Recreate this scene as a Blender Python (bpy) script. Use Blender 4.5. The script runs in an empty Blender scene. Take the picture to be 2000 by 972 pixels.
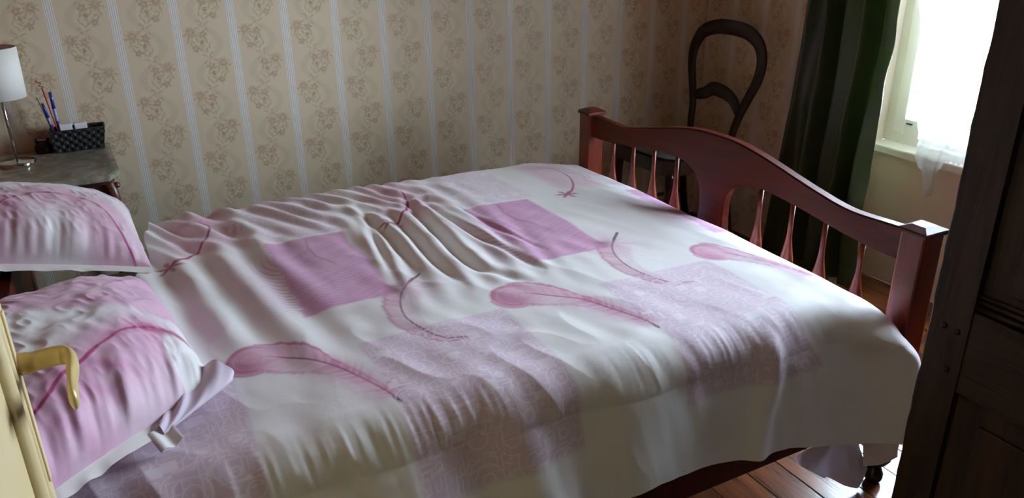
import bpy, bmesh, math, random
import numpy as np
from mathutils import Vector, Matrix
random.seed(4)
rng = np.random.default_rng(7)
SC = bpy.context.scene
COL = SC.collection

# ------------------------------------------------------------------ camera
W_IMG, F_PX = 2000.0, 1550.0
PITCH, YAW, ROLL = 0.3985, 0.484, -0.0125
cam = bpy.data.cameras.new('camera')
cam.sensor_width = 36.0
cam.lens = 36.0 * F_PX / W_IMG
cam.clip_start = 0.02
camo = bpy.data.objects.new('camera', cam)
COL.objects.link(camo)
Fv = Vector((math.sin(YAW)*math.cos(PITCH), math.cos(YAW)*math.cos(PITCH), -math.sin(PITCH)))
r0 = Vector((math.cos(YAW), -math.sin(YAW), 0))
u0 = r0.cross(Fv)
Rv = math.cos(ROLL)*r0 + math.sin(ROLL)*u0
Uv = -math.sin(ROLL)*r0 + math.cos(ROLL)*u0
mw = Matrix.Identity(4)
for i in range(3):
    mw[i][0] = Rv[i]; mw[i][1] = Uv[i]; mw[i][2] = -Fv[i]
mw[2][3] = 1.45
camo.matrix_world = mw
SC.camera = camo

# ------------------------------------------------------------------ world, light, exposure
SKY_STRENGTH = 125.0
world = bpy.data.worlds.new('sky'); SC.world = world
world.use_nodes = True
bg = world.node_tree.nodes['Background']
bg.inputs[0].default_value = (0.80, 0.93, 1.10, 1)
bg.inputs[1].default_value = SKY_STRENGTH
pl = bpy.data.lights.new('window_portal', 'AREA')
pl.shape = 'RECTANGLE'; pl.size = 1.42; pl.size_y = 1.20
pl.cycles.is_portal = True
po = bpy.data.objects.new('window_portal', pl); COL.objects.link(po)
po.location = (2.94, 1.535, 1.29); po.rotation_euler = (0, math.radians(90), 0)
SC.view_settings.view_transform = 'Standard'
SC.view_settings.look = 'None'
SC.view_settings.gamma = 1.0
SC.view_settings.use_curve_mapping = False
SC.view_settings.exposure = 0.0
SC.cycles.max_bounces = 10
SC.cycles.diffuse_bounces = 6
SC.cycles.glossy_bounces = 3
SC.cycles.transmission_bounces = 6
SC.cycles.transparent_max_bounces = 8
SC.cycles.sample_clamp_indirect = 8.0
SC.cycles.use_denoising = True

# ------------------------------------------------------------------ helpers
def lin(r, g, b):
    out = []
    for c in (r, g, b):
        c = c/255.0
        out.append(c/12.92 if c <= .04045 else ((c+.055)/1.055)**2.4)
    return tuple(out)

def link(o, parent=None):
    COL.objects.link(o)
    if parent is not None: o.parent = parent
    return o

def mesh_obj(name, bm, mat, parent=None, smooth=False):
    me = bpy.data.meshes.new(name)
    bm.normal_update(); bm.to_mesh(me); bm.free()
    if smooth:
        me.polygons.foreach_set('use_smooth', [True]*len(me.polygons))
    o = bpy.data.objects.new(name, me)
    if mat: me.materials.append(mat)
    return link(o, parent)

def thing(name, label, cat, loc=(0, 0, 0), group=None):
    o = bpy.data.objects.new(name, None); o.empty_display_size = .05
    o.location = loc; link(o)
    tag(o, label, cat, group)
    return o

def tag(o, label=None, cat=None, group=None, kind=None):
    if label: o['label'] = label
    if cat: o['category'] = cat
    if group: o['group'] = group
    if kind: o['kind'] = kind
    return o

def struct(name, bm, mat, label=None, cat=None):
    o = mesh_obj(name, bm, mat); o['kind'] = 'structure'
    tag(o, label, cat)
    return o

def box(bm, x0, x1, y0, y1, z0, z1, bev=0.0):
    vs = [bm.verts.new((x, y, z)) for x in (x0, x1) for y in (y0, y1) for z in (z0, z1)]
    idx = [(0, 1, 3, 2), (4, 6, 7, 5), (0, 4, 5, 1), (2, 3, 7, 6), (0, 2, 6, 4), (1, 5, 7, 3)]
    fs = [bm.faces.new([vs[i] for i in f]) for f in idx]
    if bev > 0:
        es = list({e for f in fs for e in f.edges})
        bmesh.ops.bevel(bm, geom=es, offset=bev, segments=2, affect='EDGES', profile=.5)
    return bm

def B(x0, x1, y0, y1, z0, z1, bev=0.0):
    return box(bmesh.new(), x0, x1, y0, y1, z0, z1, bev)

def lathe(bm, prof, cx=0, cy=0, n=24, cap=True, sx=1, sy=1):
    rings = []
    for r, z in prof:
        rings.append([bm.verts.new((cx+sx*r*math.cos(2*math.pi*k/n), cy+sy*r*math.sin(2*math.pi*k/n), z)) for k in range(n)])
    for a, b in zip(rings[:-1], rings[1:]):
        for k in range(n):
            bm.faces.new((a[k], a[(k+1) % n], b[(k+1) % n], b[k]))
    if cap:
        bm.faces.new(rings[0][::-1]); bm.faces.new(rings[-1])
    return bm

def tube(bm, pts, rad, n=12, cap=True, closed=False, squash=None, up=None):
    """sweep an ellipse; rad may be a number or list of (ra, rb)"""
    P = [Vector(p) for p in pts]; m = len(P); rings = []
    prev = Vector(up) if up else None
    for i in range(m):
        if closed: t = P[(i+1) % m]-P[i-1]
        else: t = P[min(i+1, m-1)]-P[max(i-1, 0)]
        t.normalize()
        if prev is None:
            prev = Vector((0, 0, 1)) if abs(t.z) < .9 else Vector((1, 0, 0))
        a = (prev - t*prev.dot(t)).normalized(); b = t.cross(a)
        if up is None: prev = a
        r = rad[i] if isinstance(rad, (list, tuple)) else rad
        ra, rb = r if isinstance(r, (list, tuple)) else (r, r)
        rings.append([bm.verts.new(P[i]+a*ra*math.cos(2*math.pi*k/n)+b*rb*math.sin(2*math.pi*k/n)) for k in range(n)])
    L = list(zip(rings[:-1], rings[1:]))
    if closed: L.append((rings[-1], rings[0]))
    for a, b in L:
        for k in range(n):
            bm.faces.new((a[k], a[(k+1) % n], b[(k+1) % n], b[k]))
    if cap and not closed:
        bm.faces.new(rings[0][::-1]); bm.faces.new(rings[-1])
    return bm

def spline(pts, n):
    """Catmull-Rom through pts"""
    P = [np.array(p, float) for p in pts]
    P = [2*P[0]-P[1]] + P + [2*P[-1]-P[-2]]
    out = []; segs = len(P)-3
    for i in range(n):
        t = i/(n-1)*segs; k = min(int(t), segs-1); u = t-k
        a, b, c, d = P[k:k+4]
        out.append(.5*((2*b)+(-a+c)*u+(2*a-5*b+4*c-d)*u*u+(-a+3*b-3*c+d)*u**3))
    return out

def prism(bm, poly, axis, v0, v1):
    """extrude 2-D polygon (two other axes in order) along axis"""
    def mk(p, v):
        if axis == 0: return (v, p[0], p[1])
        if axis == 1: return (p[0], v, p[1])
        return (p[0], p[1], v)
    a = [bm.verts.new(mk(p, v0)) for p in poly]; b = [bm.verts.new(mk(p, v1)) for p in poly]
    n = len(poly)
    bm.faces.new(a); bm.faces.new(b[::-1])
    for i in range(n): bm.faces.new((a[i], b[i], b[(i+1) % n], a[(i+1) % n]))
    bmesh.ops.recalc_face_normals(bm, faces=bm.faces)
    return bm

def grid_mesh(name, X, mat, parent=None, attrs=None, smooth=True, flip=False):
    """X: (n, m, 3) numpy array"""
    n, m, _ = X.shape
    me = bpy.data.meshes.new(name)
    me.vertices.add(n*m); me.vertices.foreach_set('co', X.reshape(-1).astype(np.float32))
    i = np.arange(n-1)[:, None]*m + np.arange(m-1)[None, :]
    q = np.stack([i, i+m, i+m+1, i+1], -1).reshape(-1, 4)
    if flip: q = q[:, ::-1]
    nf = len(q)
    me.loops.add(nf*4); me.loops.foreach_set('vertex_index', q.reshape(-1).astype(np.int32))
    me.polygons.add(nf); me.polygons.foreach_set('loop_start', (np.arange(nf)*4).astype(np.int32))
    me.polygons.foreach_set('use_smooth', np.full(nf, smooth))
    me.update(calc_edges=True)
    for k, (typ, arr) in (attrs or {}).items():
        a = me.attributes.new(k, typ, 'POINT')
        a.data.foreach_set('color' if typ == 'FLOAT_COLOR' else 'vector', arr.reshape(-1).astype(np.float32))
    o = bpy.data.objects.new(name, me)
    if mat: me.materials.append(mat)
    return link(o, parent)

def sstep(a, b, x):
    t = np.clip((x-a)/(b-a), 0, 1); return t*t*(3-2*t)

_tabs = {}
def noise(x, y, seed=0):
    """2-D value noise, about -1..1"""
    if seed not in _tabs: _tabs[seed] = np.random.default_rng(100+seed).uniform(-1, 1, (256, 256))
    T = _tabs[seed]
    xi = np.floor(x).astype(int); yi = np.floor(y).astype(int)
    fx = x-xi; fy = y-yi; fx = fx*fx*(3-2*fx); fy = fy*fy*(3-2*fy)
    g = lambda a, b: T[(xi+a) & 255, (yi+b) & 255]
    return (g(0, 0)*(1-fx)+g(1, 0)*fx)*(1-fy)+(g(0, 1)*(1-fx)+g(1, 1)*fx)*fy

def polydist(x, y, pts):
    """nearest distance to a polyline, parameter 0..1 along it, signed side"""
    P = np.array(pts, float); seg = np.linalg.norm(P[1:]-P[:-1], axis=1); cum = np.r_[0, np.cumsum(seg)]; tot = cum[-1]
    best = np.full(x.shape, 1e9); tau = np.zeros_like(x); side = np.zeros_like(x)
    for i in range(len(P)-1):
        d = P[i+1]-P[i]; L2 = d@d
        t = ((x-P[i, 0])*d[0]+(y-P[i, 1])*d[1])/L2
        tc = np.clip(t, 0, 1)
        dx = x-P[i, 0]-tc*d[0]; dy = y-P[i, 1]-tc*d[1]
        dd = np.hypot(dx, dy); m = dd < best
        best[m] = dd[m]; tau[m] = ((cum[i]+tc*seg[i])/tot)[m]
        side[m] = np.sign(d[0]*dy-d[1]*dx)[m]
    return best, tau, side

# ------------------------------------------------------------------ node helper
class NT:
    def __init__(s, name):
        s.mat = bpy.data.materials.new(name); s.mat.use_nodes = True
        s.t = s.mat.node_tree; s.bsdf = s.t.nodes['Principled BSDF']
    def put(s, sock, v):
        if isinstance(v, bpy.types.NodeSocket): s.t.links.new(v, sock)
        elif isinstance(v, (tuple, list)) and len(v) == 3 and sock.type == 'RGBA': sock.default_value = (*v, 1)
        else: sock.default_value = v
    def m(s, op, a, b=None, c=None, clamp=False):
        n = s.t.nodes.new('ShaderNodeMath'); n.operation = op; n.use_clamp = clamp
        s.put(n.inputs[0], a)
        if b is not None: s.put(n.inputs[1], b)
        if c is not None: s.put(n.inputs[2], c)
        return n.outputs[0]
    def ramp01(s, x, a, b):
        n = s.t.nodes.new('ShaderNodeMapRange'); n.interpolation_type = 'SMOOTHSTEP'
        s.put(n.inputs[0], x); s.put(n.inputs[1], a); s.put(n.inputs[2], b)
        n.inputs[3].default_value = 0; n.inputs[4].default_value = 1
        return n.outputs[0]
    def mix(s, f, a, b, mode='MIX'):
        n = s.t.nodes.new('ShaderNodeMix'); n.data_type = 'RGBA'; n.blend_type = mode
        s.put(n.inputs[0], f); s.put(n.inputs[6], a); s.put(n.inputs[7], b)
        return n.outputs[2]
    def coords(s, kind='Object'):
        return s.t.nodes.new('ShaderNodeTexCoord').outputs[kind]
    def geo(s): return s.t.nodes.new('ShaderNodeNewGeometry').outputs['Position']
    def sep(s, v):
        n = s.t.nodes.new('ShaderNodeSeparateXYZ'); s.put(n.inputs[0], v); return n.outputs
    def comb(s, x, y, z=0.0):
        n = s.t.nodes.new('ShaderNodeCombineXYZ'); s.put(n.inputs[0], x); s.put(n.inputs[1], y); s.put(n.inputs[2], z); return n.outputs[0]
    def scale(s, v, sc):
        n = s.t.nodes.new('ShaderNodeMapping'); s.put(n.inputs[0], v); n.inputs['Scale'].default_value = sc; return n.outputs[0]
    def noise(s, v, scale, detail=4, rough=.55, dist=0, color=False):
        n = s.t.nodes.new('ShaderNodeTexNoise'); s.put(n.inputs['Vector'], v)
        n.inputs['Scale'].default_value = scale; n.inputs['Detail'].default_value = detail
        n.inputs['Roughness'].default_value = rough; n.inputs['Distortion'].default_value = dist
        return n.outputs['Color' if color else 'Fac']
    def attr(s, name):
        n = s.t.nodes.new('ShaderNodeAttribute'); n.attribute_name = name; return n.outputs
    def bump(s, h, strength, dist=.01):
        n = s.t.nodes.new('ShaderNodeBump'); s.put(n.inputs['Height'], h)
        n.inputs['Strength'].default_value = strength; n.inputs['Distance'].default_value = dist
        s.t.links.new(n.outputs[0], s.bsdf.inputs['Normal'])
    def fin(s, color=None, rough=.5, spec=.5, metal=0, **kw):
        b = s.bsdf
        if color is not None: s.put(b.inputs['Base Color'], color)
        s.put(b.inputs['Roughness'], rough); b.inputs['Specular IOR Level'].default_value = spec
        b.inputs['Metallic'].default_value = metal
        for k, v in kw.items(): s.put(b.inputs[k.replace('_', ' ')], v)
        return s.mat

def simple(name, c, rough=.5, spec=.5, metal=0, var=.12, scale=18, **kw):
    n = NT(name); co = n.coords()
    f = n.noise(co, scale, 5)
    dark = tuple(v*(1-var) for v in c); light = tuple(min(1, v*(1+var)) for v in c)
    return n.fin(n.mix(f, dark, light), rough, spec, metal, **kw)

def wood(name, c1, c2, axis='Z', rough=.35, scale=1.0, spec=.5, coat=0.0, bump=.15):
    n = NT(name); g = n.geo()
    sc = {'Z': (14, 14, 1.2), 'Y': (14, 1.2, 14), 'X': (1.2, 14, 14)}[axis]
    v = n.scale(g, tuple(k*scale for k in sc))
    f1 = n.noise(v, 3.0, 6, .6, .6); f2 = n.noise(v, 14.0, 3, .6)
    f = n.m('ADD', n.m('MULTIPLY', f1, .75), n.m('MULTIPLY', f2, .25))
    f = n.ramp01(f, .32, .68)
    n.bump(f, bump, .002)
    m = n.fin(n.mix(f, c1, c2), rough, spec)
    n.bsdf.inputs['Coat Weight'].default_value = coat
    n.bsdf.inputs['Coat Roughness'].default_value = .18
    return m

# ------------------------------------------------------------------ materials
def wallpaper(name, axis, phase, zphase):
    """striped and flowered paper; lengths in cm"""
    n = NT(name); p = n.sep(n.geo()); h = p[0] if axis == 'x' else p[1]; z = p[2]
    sgn = 1.0 if axis == 'x' else -1.0
    W, PER = 18.58, 22.15
    hc = n.m('MULTIPLY', n.m('SUBTRACT', h, phase), 100.0*sgn)
    zc = n.m('MULTIPLY', n.m('SUBTRACT', zphase, z), 100.0)
    nz = n.noise(n.geo(), 260, 3, .6); nz2 = n.noise(n.geo(), 90, 3, .6)
    cell = n.m('WRAP', hc, W*.5, -W*.5)                      # stripe centred on 0
    uu = n.m('WRAP', hc, W, 0.0)
    # stripes: five fine pale lines in a paler band
    ax_ = n.m('ABSOLUTE', cell)
    inb = n.m('SUBTRACT', 1.0, n.ramp01(ax_, 1.28, 1.42))
    lines = n.m('COSINE', n.m('MULTIPLY', cell, 2*math.pi/.66))
    lines = n.m('MULTIPLY', n.ramp01(lines, -.75, -.15), inb)
    halo = n.m('MULTIPLY', n.m('SUBTRACT', 1.0, n.ramp01(ax_, 1.4, 2.6)), .15)
    # half-period folding: the second spray is the mirror of the first
    half = PER*.5
    zq = n.m('ADD', zc, 1.9)
    k = n.m('FLOOR', n.m('DIVIDE', zq, half))
    par = n.m('WRAP', k, 2.0, 0.0)                            # 0 or 1
    b = n.m('SUBTRACT', n.m('SUBTRACT', zq, n.m('MULTIPLY', k, half)), 1.9)
    a1 = n.m('SUBTRACT', uu, 4.2); a2 = n.m('SUBTRACT', 13.6, uu)
    a = n.m('ADD', n.m('MULTIPLY', a1, n.m('SUBTRACT', 1.0, par)), n.m('MULTIPLY', a2, par))
    jit = n.m('MULTIPLY', n.m('SUBTRACT', nz2, .5), 1.0)
    a = n.m('MULTIPLY', n.m('ADD', a, jit), .86); b = n.m('MULTIPLY', n.m('ADD', b, jit), .86)
    def mx(x, y): return y if x is None else n.m('MAXIMUM', x, y)
    def flower(cx, cy, r, pet, rings):
        dx = n.m('SUBTRACT', a, cx); dy = n.m('SUBTRACT', b, cy)
        d = n.m('SQRT', n.m('ADD', n.m('MULTIPLY', dx, dx), n.m('MULTIPLY', dy, dy)))
        an = n.m('ARCTAN2', dy, dx)
        rr = n.m('MULTIPLY_ADD', n.m('COSINE', n.m('MULTIPLY', an, float(pet))), .2*r, r)
        q = n.m('DIVIDE', d, rr)
        body = n.m('SUBTRACT', 1.0, n.ramp01(q, .8, 1.05))
        ring = n.m('MULTIPLY_ADD', n.m('COSINE', n.m('MULTIPLY', q, rings)), -.3, .7)
        return n.m('MULTIPLY', body, ring)
    fl = None
    for args in [(0, 0, 1.9, 9, 7.5), (3.5, .75, 1.35, 5, 6.3), (.95, 4.9, 1.15, 5, 6.3), (3.0, 2.9, .8, 5, 6.3)]: fl = mx(fl, flower(*args))
    gr = None
    leaves = [(-1.3, -2.0, .55, .35, .8), (.3, -2.2, .5, .35, 1.7), (-.9, 2.3, 1.2, .35, 2.0), (1.6, 2.1, 1.1, .3, 1.0), (2.9, 3.2, 1.2, .33, 1.9),
              (4.3, 2.6, 1.0, .33, 1.4), (2.4, 5.0, 1.2, .33, .8), (4.0, 5.4, 1.1, .3, 2.1), (3.2, 7.0, .9, .3, .5), (5.2, 6.4, .9, .3, 2.5), (-.2, 3.6, .9, .3, 1.1), (4.9, 7.6, .6, .3, 1.0), (2.0, -1.1, .8, .3, 2.4), (1.9, 1.0, .7, .3, .4), (4.9, -.5, .7, .28, .9), (3.2, 4.2, .8, .26, 2.6), (.4, 2.9, .8, .28, .6), (4.9, 4.2, .9, .26, 1.7), (-1.9, .8, .5, .3, .3)]
    for cx, cy, L, wd, an in leaves:
        dx = n.m('SUBTRACT', a, cx); dy = n.m('SUBTRACT', b, cy)
        c_, s_ = math.cos(an), math.sin(an)
        e1 = n.m('DIVIDE', n.m('ADD', n.m('MULTIPLY', dx, c_), n.m('MULTIPLY', dy, s_)), L)
        e2 = n.m('DIVIDE', n.m('SUBTRACT', n.m('MULTIPLY', dy, c_), n.m('MULTIPLY', dx, s_)), wd)
        q = n.m('ADD', n.m('MULTIPLY', e1, e1), n.m('MULTIPLY', e2, e2))
        gr = mx(gr, n.m('SUBTRACT', 1.0, n.ramp01(q, .55, 1.3)))
    # faint winding ribbon
    wv = n.m('MULTIPLY', n.m('SINE', n.m('MULTIPLY', n.m('ADD', zc, 1.5), 2*math.pi/PER)), 4.2)
    rd = n.m('ABSOLUTE', n.m('SUBTRACT', n.m('SUBTRACT', uu, W*.5), wv))
    rib = n.m('SUBTRACT', 1.0, n.ramp01(rd, .5, 2.2))
    grit = n.m('MULTIPLY_ADD', nz, .9, .1)
    base = n.mix(n.m('MULTIPLY', n.ramp01(nz, .35, .7), .25), lin(214, 198, 168), lin(196, 180, 152))
    c = n.mix(n.m('MULTIPLY', rib, n.m('MULTIPLY', grit, .5)), base, lin(174, 158, 132))
    c = n.mix(halo, c, lin(214, 202, 178))
    dx = n.m('DIVIDE', n.m('SUBTRACT', a, 1.8), 3.6); dy = n.m('DIVIDE', n.m('SUBTRACT', b, 2.6), 5.0)
    hz = n.m('SUBTRACT', 1.0, n.ramp01(n.m('ADD', n.m('MULTIPLY', dx, dx), n.m('MULTIPLY', dy, dy)), .2, 1.1))
    blot = n.ramp01(n.noise(n.geo(), 150, 4, .65), .48, .62)
    c = n.mix(n.m('MULTIPLY', n.m('MULTIPLY', hz, blot), .3), c, lin(158, 142, 114))
    c = n.mix(n.m('MULTIPLY', gr, n.m('MULTIPLY', grit, .68)), c, lin(146, 128, 98))
    c = n.mix(n.m('MULTIPLY', fl, n.m('MULTIPLY', n.ramp01(grit, .1, .9), .9)), c, lin(156, 118, 88))
    c = n.mix(n.m('MULTIPLY', inb, .85), c, lin(188, 181, 164))
    c = n.mix(n.m('MULTIPLY', lines, .8), c, lin(238, 237, 230))
    n.bump(n.m('ADD', n.m('MULTIPLY', nz, .3), n.m('MULTIPLY', lines, .6)), .12, .001)
    return n.fin(c, .62, .3)

M = {}
M['paper_back'] = wallpaper('wallpaper_back', 'x', .669, .863)
M['paper_side'] = wallpaper('wallpaper_side', 'y', 3.032, .863)
M['plaster'] = simple('warm_plaster', lin(228, 212, 188), .8, .3, var=.05, scale=6)
M['front'] = simple('brown_panelling_paint', lin(98, 46, 20), .7, .3, var=.1, scale=6)
M['white_paint'] = simple('white_gloss_paint', lin(236, 232, 220), .35, .5, var=.03, scale=8)
M['ceiling'] = wood('ceiling_boards', lin(70, 34, 14), lin(106, 56, 24), 'Y', .6, .5, .3)
M['boards'] = wood('floor_boards', lin(66, 33, 15), lin(116, 62, 27), 'Y', .2, .6, .6, .3)
M['bed'] = wood('cherry_bed_wood', lin(58, 16, 5), lin(80, 27, 8), 'Y', .42, .6, .15, 0, .05)
M['bedz'] = wood('cherry_bed_wood_upright', lin(74, 21, 7), lin(110, 38, 13), 'Z', .36, .6, .3, .03, .05)
M['chair'] = wood('walnut_chair_wood', lin(22, 9, 6), lin(40, 17, 11), 'Z', .36, .8, .35, .05, .05)
M['old'] = wood('old_oak', lin(21, 12, 6), lin(58, 36, 19), 'Z', .55, .55, .35, 0, .5)
M['oldy'] = wood('old_oak_across', lin(21, 12, 6), lin(58, 36, 19), 'Y', .55, .55, .35, 0, .5)
M['stand'] = wood('night_table_wood', lin(48, 22, 10), lin(92, 48, 24), 'X', .4, .8, .5, .2, .1)
M['cream'] = simple('cream_door_paint', lin(212, 190, 142), .42, .5, var=.06, scale=14)
M['brass'] = simple('painted_brass', lin(206, 180, 118), .34, .5, .15, var=.12, scale=40)
M['chrome'] = simple('chrome', (.62, .62, .62), .12, .5, 1.0, var=.03)
M['shade'] = simple('lamp_shade_cloth', lin(236, 234, 224), .85, .2, var=.02, scale=120)
M['black'] = simple('black_metal', (.012, .012, .012), .25, .5, var=.1)
M['weave'] = simple('black_woven_strap', (.018, .02, .019), .5, .4, var=.35, scale=160)
M['card'] = simple('white_card', lin(232, 232, 232), .7, .3, var=.02)
M['seat'] = simple('grey_green_seat_cloth', lin(70, 76, 66), .85, .2, var=.15, scale=60)
M['sheet'] = simple('lilac_white_sheet', lin(232, 216, 232), .8, .3, var=.03, scale=5)
M['plainwhite'] = simple('plain_white_cloth', lin(232, 226, 222), .8, .3, var=.03, scale=10)
M['mattress'] = simple('mattress_cloth', lin(190, 180, 170), .85, .2, var=.05)

def marble():
    n = NT('grey_marble'); g = n.geo()
    f = n.noise(g, 9, 8, .65, 1.4); v = n.ramp01(f, .42, .6)
    n2 = n.noise(g, 30, 4)
    c = n.mix(v, lin(128, 126, 108), lin(160, 156, 138)); c = n.mix(n.m('MULTIPLY', n.ramp01(n2, .55, .7), .4), c, lin(105, 104, 90))
    return n.fin(c, .18, .5)
M['marble'] = marble()

def curtain_mat():
    n = NT('green_satin'); co = n.geo()
    f = n.noise(n.scale(co, (300, 300, 6)), 1.0, 3)
    c = n.mix(f, lin(32, 46, 20), lin(46, 64, 30))
    m = n.fin(c, .36, .5)
    n.bsdf.inputs['Sheen Weight'].default_value = .5; n.bsdf.inputs['Sheen Roughness'].default_value = .4
    n.put(n.bsdf.inputs['Sheen Tint'], lin(170, 200, 120))
    # thin cloth lets a little daylight through
    t = n.t.nodes.new('ShaderNodeBsdfTranslucent'); t.inputs[0].default_value = (*lin(120, 140, 84), 1)
    mx = n.t.nodes.new('ShaderNodeMixShader'); mx.inputs[0].default_value = .10
    out = n.t.nodes['Material Output']
    n.t.links.new(n.bsdf.outputs[0], mx.inputs[1]); n.t.links.new(t.outputs[0], mx.inputs[2]); n.t.links.new(mx.outputs[0], out.inputs[0])
    return m
M['curtain'] = curtain_mat()

def sheer_mat():
    n = NT('sheer_lace'); g = n.geo(); p = n.sep(g)
    v = n.t.nodes.new('ShaderNodeTexVoronoi'); v.inputs['Scale'].default_value = 30; n.t.links.new(g, v.inputs['Vector'])
    motif = n.ramp01(v.outputs['Distance'], .2, .35)
    b = n.bsdf; n.fin(lin(240, 242, 245), .8, .2)
    tr = n.t.nodes.new('ShaderNodeBsdfTransparent'); tl = n.t.nodes.new('ShaderNodeBsdfTranslucent'); tl.inputs[0].default_value = (.9, .92, .95, 1)
    m1 = n.t.nodes.new('ShaderNodeMixShader'); m1.inputs[0].default_value = .8
    n.t.links.new(b.outputs[0], m1.inputs[1]); n.t.links.new(tl.outputs[0], m1.inputs[2])
    m2 = n.t.nodes.new('ShaderNodeMixShader'); n.put(m2.inputs[0], n.m('MULTIPLY_ADD', motif, .10, .18))
    n.t.links.new(m1.outputs[0], m2.inputs[1]); n.t.links.new(tr.outputs[0], m2.inputs[2])
    n.t.links.new(m2.outputs[0], n.t.nodes['Material Output'].inputs[0])
    return n.mat
M['sheer'] = sheer_mat()

def glass_mat(name, col=(1, 1, 1), rough=0.0):
    n = NT(name)
    tr = n.t.nodes.new('ShaderNodeBsdfTransparent'); tr.inputs[0].default_value = (.95*col[0], .97*col[1], .97*col[2], 1)
    gl = n.t.nodes.new('ShaderNodeBsdfGlossy'); gl.inputs['Roughness'].default_value = .02
    fr = n.t.nodes.new('ShaderNodeFresnel'); fr.inputs[0].default_value = 1.45
    mx = n.t.nodes.new('ShaderNodeMixShader')
    n.t.links.new(fr.outputs[0], mx.inputs[0]); n.t.links.new(tr.outputs[0], mx.inputs[1]); n.t.links.new(gl.outputs[0], mx.inputs[2])
    n.t.links.new(mx.outputs[0], n.t.nodes['Material Output'].inputs[0])
    return n.mat
M['glass'] = glass_mat('window_glass')
M['jar_glass'] = glass_mat('jar_glass', (.75, .7, .75))

def print_cloth(name):
    """cotton with a printed colour held in the mesh ('paint'; its alpha is the tracery mask) and cloth coordinates ('cloth')"""
    n = NT(name); at = n.attr('paint'); cl = n.attr('cloth')[1]
    s = n.scale(cl, (1, 1, 1))
    def tr(scale, freq, off, met):
        v = n.t.nodes.new('ShaderNodeTexVoronoi'); v.distance = met; v.inputs['Scale'].default_value = scale
        mp = n.t.nodes.new('ShaderNodeMapping'); mp.inputs['Location'].default_value = (off, off*.7, 0); n.put(mp.inputs[0], cl)
        n.t.links.new(mp.outputs[0], v.inputs['Vector'])
        q = n.m('SINE', n.m('MULTIPLY', v.outputs['Distance'], freq))
        return n.ramp01(q, .70, .95)
    lines = n.m('MAXIMUM', tr(26, 25.0, 0.0, 'CHEBYCHEV'), n.m('MULTIPLY', tr(19, 24.0, 3.3, 'EUCLIDEAN'), .8))
    fine = n.noise(n.scale(cl, (900, 900, 1)), 1.0, 2)
    c = n.mix(n.m('MULTIPLY', n.m('MULTIPLY', lines, at[3]), .75), at[0], lin(244, 236, 242))
    c = n.mix(n.m('MULTIPLY', fine, .06), c, (.4, .38, .38))
    n.bump(n.m('ADD', fine, n.m('MULTIPLY', n.noise(n.scale(cl, (60, 60, 1)), 1.0, 4), 2.0)), .18, .0012)
    m = n.fin(c, .55, .35)
    n.bsdf.inputs['Sheen Weight'].default_value = .25; n.bsdf.inputs['Sheen Roughness'].default_value = .5
    return m
M['print'] = print_cloth('feather_print_cotton')

# ------------------------------------------------------------------ room shell
YB, XR, XL, ZC = 3.032, 2.667, -.52, 2.5      # back wall, right wall, left wall, ceiling
XW = 2.805                                      # thin wall under the window, back of the recess
RY0, RY1 = 0.94, 2.135                          # recess width along y
ZS = .575                                       # top of the sill
struct('wall_back', B(XL-.15, 3.05, YB, YB+.15, 0, ZC), M['paper_back'])
bm = bmesh.new()
box(bm, XR, 2.93, RY1, YB, 0, ZC); box(bm, XR, 2.93, -1.6, RY0, 0, ZC); box(bm, XR, 2.93, RY0, RY1, 2.02, ZC)
wr = struct('wall_right', bm, M['paper_side'])
# reveals: white plaster lining of the recess, and the thin wall below the sill
rev = mesh_obj('reveal', (lambda b: (box(b, XR-.004, 2.925, RY1-.012, RY1, 0, 2.02), box(b, XR-.004, 2.925, RY0, RY0+.012, 0, 2.02), box(b, XR-.004, 2.925, RY0, RY1, 2.008, 2.02), b)[-1])(bmesh.new()), M['plaster'], wr)
mesh_obj('wall_below_sill', B(XW, 2.93, RY0+.012, RY1-.012, 0, ZS-.035), M['plaster'], wr)
struct('wall_left', B(XL-.15, XL, .12, YB, 0, ZC), M['front'])
bm = bmesh.new(); box(bm, XL-.15, -.165, 0, .12, 0, ZC); box(bm, .72, XR, 0, .12, 0, ZC); box(bm, -.165, .72, 0, .12, 2.1, ZC)
struct('wall_front', bm, M['front'])
bm = bmesh.new(); box(bm, -.8, -.7, -1.6, .12, 0, ZC); box(bm, -.7, XL-.15, 0, .12, 0, ZC); box(bm, -.8, 3.05, -1.7, -1.6, 0, ZC)
struct('wall_hall', bm, M['front'])
struct('ceiling', B(-.8, 3.05, -1.7, YB+.15, ZC, ZC+.1), M['ceiling'])
fl = struct('floor', B(-.8, 3.05, -1.7, YB+.15, -.06, -.012), M['old'])
x = -.6; k = 0
while x < XW:
    w_ = .118 + .012*math.sin(k*2.1)
    x1 = min(x+w_, XW)
    if x1-x > .02: mesh_obj('floor_board', B(x+.0012, x1-.0012, -1.55, YB, -.02, 0.0+.0006*math.sin(k*5), .0012), M['boards'], fl)
    x += w_; k += 1

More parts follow.
